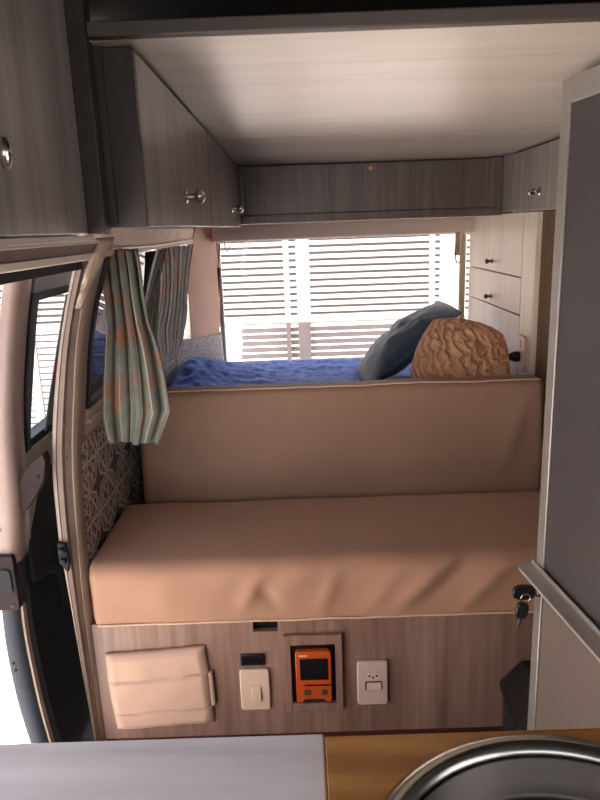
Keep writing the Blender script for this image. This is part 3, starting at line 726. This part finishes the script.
bm = NB(); pts = [(-.004, .010), (-.012, .013), (-.026, .010), (-.031, .002), (-.031, -W), (.0, -W), (.0, .012)]
prism(bm, pts, 2, LZ-.002, LZ+.003); prism(bm, [(-.004, .010), (-.0005, .010), (-.0005, -W), (-.004, -W)], 2, LZ+.003, LZ+.012)
obj('ledge_handle', bm, M['alu_pale'], tall, local=True, bevel=.0015, label='pale aluminium ledge handle')
obj('lock', lathe(NB(), [(0, .009), (.006, .009), (.008, .006)], (-.0005, -.020, LZ-.035), (-1, 0, 0), 14), M['steel_dull'], tall, local=True, label='steel lock')
rz = Matrix.Rotation(TH, 4, 'Z'); kp = Vector((.397, 1.085, 0)) + rz @ Vector((.003, -.020, LZ-.035))
def key(name, p, d, label, s=1.):
    d = Vector(d).normalized(); t = thing(name, p, label, 'key')
    n = d.cross(Vector((0, 1, 0))).normalized()
    bm = NB(); pr = []
    for h, w in ((.010, .006), (.014, .011), (.024, .0125), (.036, .012), (.043, .008), (.045, .003)): pr.append((h*s, w*s))
    A = [p + d*h + n*w for h, w in pr]; B = [p + d*h - n*w for h, w in pr][::-1]
    poly = A + B; y0 = p.y
    va = [bm.verts.new((q.x, y0-.004, q.z)) for q in poly]; vb = [bm.verts.new((q.x, y0+.004, q.z)) for q in poly]
    bm.faces.new(va); bm.faces.new(vb[::-1])
    for i in range(len(poly)): bm.faces.new((va[i], va[(i+1) % len(poly)], vb[(i+1) % len(poly)], vb[i]))
    obj('key_head', bm, M['black'], t, bevel=.002)
    bm = NB(); tube(bm, [p + d*(-.002 if s >= 1 else .046*s), p + d*(.0105*s if s >= 1 else .062*s)], .003, 8); obj('blade', bm, M['steel_dull'], t)
    return t
key('key', kp, (-1, 0, -.02), 'key with black head stuck in the lock below the ledge handle', 1.12)
rp = kp + Vector((-.028, -.004, -.013))
ring = NB()
for r0, c in ((.008, rp + Vector((0, 0, .003))),):
    pts = [c + Vector((r0*math.cos(a), 0, r0*math.sin(a))) for a in span(0, 2*PI, 20)]; tube(ring, pts, .001, 6)
tag(obj('key_ring', ring, M['steel']), 'thin wire ring joining the two black keys', 'ring')
key('key', rp + Vector((-.002, 0, .004)), (-.15, 0, -1), 'second key with black head dangling under the one in the lock', .9)

bn = thing('bin', (.52, 1.26, 0), 'black plastic bin on the floor between the grey cupboard and the bench', 'bin')
bm = NB(); prism(bm, [(.442, .001), (.60, .001), (.608, .195), (.438, .195)], 1, 1.17, 1.365); obj('tub', bm, M['blackmatte'], bn, bevel=.008)
bm = NB(); prism(bm, [(.430, .196), (.614, .196), (.614, .21), (.590, .27), (.478, .27), (.430, .216)], 1, 1.165, 1.37); obj('lid', bm, M['black'], bn, bevel=.006)

# ------------------------------------------------------------------ kitchen worktop in front
base = thing('kitchen_base', (0, .3, 0), 'grey oak kitchen base carrying the worktop', 'cabinet')
obj('back_panel', bx(-.34, .40, .405, .425, .001, .828), M['cab'], base)
obj('side_panel', bx(-.34, -.322, .12, .404, .001, .828), M['cab'], base)
obj('side_panel', bx(.382, .40, .12, .404, .001, .828), M['cab'], base)
ct = obj('worktop', bx(-.36, .0070, .10, .449, .829, .869), M['counter'], bevel=.002)
tag(ct, 'pale grey wood-grain worktop along the lower edge, left of the varnished board', 'worktop')
SX, SY, SR = .152, .293, .134
bm = NB(); n = 64
def brd(ang):
    c, s = math.cos(ang), math.sin(ang); k = []
    if c > 1e-6: k.append((.40-SX)/c)
    if c < -1e-6: k.append((.0074-SX)/c)
    if s > 1e-6: k.append((.437-SY)/s)
    if s < -1e-6: k.append((.10-SY)/s)
    d = min(k); return (SX+c*d, SY+s*d)
angs = sorted([2*PI*i/n for i in range(n)] + [math.atan2(y-SY, x-SX) % (2*PI) for x in (.40, .0074) for y in (.437, .10)])
hr = .122; rings = []
for zt, inner in ((.876, 1), (.876, 0), (.829, 0), (.829, 1)):
    rings.append([bm.verts.new((SX+hr*math.cos(a), SY+hr*math.sin(a), zt) if inner else (*brd(a), zt)) for a in angs])
for A, B in zip(rings, rings[1:] + rings[:1]):
    for j in range(len(angs)): bm.faces.new((A[j], A[(j+1) % len(angs)], B[(j+1) % len(angs)], B[j]))
bd = obj('cutting_board_top', bm, M['board'], bevel=.002, smooth=30)
bd.name = 'worktop_board'; tag(bd, 'varnished pine board worktop around the round steel sink', 'worktop')
sk = thing('sink', (SX, SY, .70), 'round stainless steel sink let into the varnished pine board', 'sink')
bm = NB(); lathe(bm, [(.8765, SR), (.880, SR+.001), (.8845, SR-.004), (.8865, SR-.010), (.885, SR-.016), (.878, SR-.0195), (.876, SR-.019), (.8768, SR-.006)], (SX, SY, 0), (0, 0, 1), 72, True); obj('rim', bm, M['steel'], sk, smooth=80)
r0 = SR-.0195
bm = NB(); lathe(bm, [(.8795, r0-.0005), (.862, r0-.003), (.858, r0-.009), (.852, r0-.011), (.845, r0-.009), (.78, r0-.012), (.735, r0-.022), (.715, r0-.045), (.71, .03), (.7085, .03), (.7135, r0-.046), (.7335, r0-.0235), (.78, r0-.0135), (.845, r0-.0105), (.852, r0-.0125), (.858, r0-.0105), (.8615, r0-.0045), (.8785, r0-.002)][::1], (SX, SY, 0), (0, 0, 1), 72, True); obj('bowl', bm, M['steel_dull'], sk, smooth=60)
obj('drain', lathe(NB(), [(0, .029), (.004, .029), (.005, .02), (.003, .018)], (SX, SY, .707), (0, 0, 1), 24), M['steel'], sk)

# ------------------------------------------------------------------ outside
tag(obj('ground', bx(-9, 9, -8, 14, -.40, -.35), M['ground']), **st)
GY = 4.0
tag(obj('street', bx(-9, 9, 4.3, 7.9, -.349, -.345), M['gatewall']), **st)
g = thing('slatted_gate', (0, GY, -.35), 'white slatted metal gate across the drive behind the rear window', 'gate')
zlow, ztop, pit = -.27, 1.42, .0385
bm = NB(); k = 0; z = zlow
zs = []
while z < ztop: zs.append(z); z += pit
posts = (-2.9, -1.55, -.12, .03, .80, 2.1, 3.4)
bm = NB()
for z in zs: box(bm, -3.2, 3.5, GY, GY+.012, z, z + (.0225 if z > .72 else .0285))
o = obj('slats', bm, M['gate'], g)
for xx, w in ((-2.95, .05), (-1.6, .05), (-.075, .03), (.02, .075), (.765, .03), (.885, .15), (2.1, .05), (3.4, .05)):
    obj('post', bx(xx-w/2, xx+w/2, GY-.02, GY-.001, -.345, 1.45), M['gate'], g, bevel=.002)
obj('middle_rail', bx(-3.2, 3.5, GY-.008, GY-.0005, .712, .728), M['gate'], g)
obj('top_rail', bx(-3.2, 3.5, GY-.02, GY+.03, 1.455, 1.50), M['gate'], g, bevel=.002)
bm = NB(); box(bm, -2.3, 9, 8.0, 8.2, .22, 2.6); box(bm, -9, -2.3, 8.0, 8.2, -.35, 2.6)
sw_ = obj('street_wall', bm, M['gatewall']); tag(sw_, **st)
bm = NB(); box(bm, -2.3, 9, 7.98, 8.18, -.35, .218)
tag(obj('street_wall_base', bm, M['outwall']), **st)
tag(obj('yard_wall', bx(-4.2, -4.0, -8, 4.3, -.35, 2.2), M['outwall']), **st)

# ------------------------------------------------------------------ light
w = bpy.data.worlds.new('sky'); S.world = w; w.use_nodes = True
bg = w.node_tree.nodes['Background']; nt = w.node_tree
tc = nt.nodes.new('ShaderNodeTexCoord'); sxyz = nt.nodes.new('ShaderNodeSeparateXYZ'); rp_ = nt.nodes.new('ShaderNodeValToRGB')
nt.links.new(tc.outputs['Generated'], sxyz.inputs[0]); nt.links.new(sxyz.outputs[2], rp_.inputs[0]); nt.links.new(rp_.outputs[0], bg.inputs[0])
rp_.color_ramp.elements[0].color = (1, .98, .95, 1); rp_.color_ramp.elements[1].color = (.62, .76, 1, 1)
bg.inputs[1].default_value = 1.25
sd = bpy.data.lights.new('sun', 'SUN'); so_ = bpy.data.objects.new('sun', sd); C.objects.link(so_)
sd.energy = 17; sd.angle = .009; sd.color = (1, .95, .88)
so_.rotation_euler = Vector((.03, 1.15, -1.0)).to_track_quat('-Z', 'Y').to_euler()
S.view_settings.view_transform = 'Standard'; S.view_settings.look = 'None'; S.view_settings.gamma = 1; S.view_settings.use_curve_mapping = False
S.view_settings.exposure = 1.12
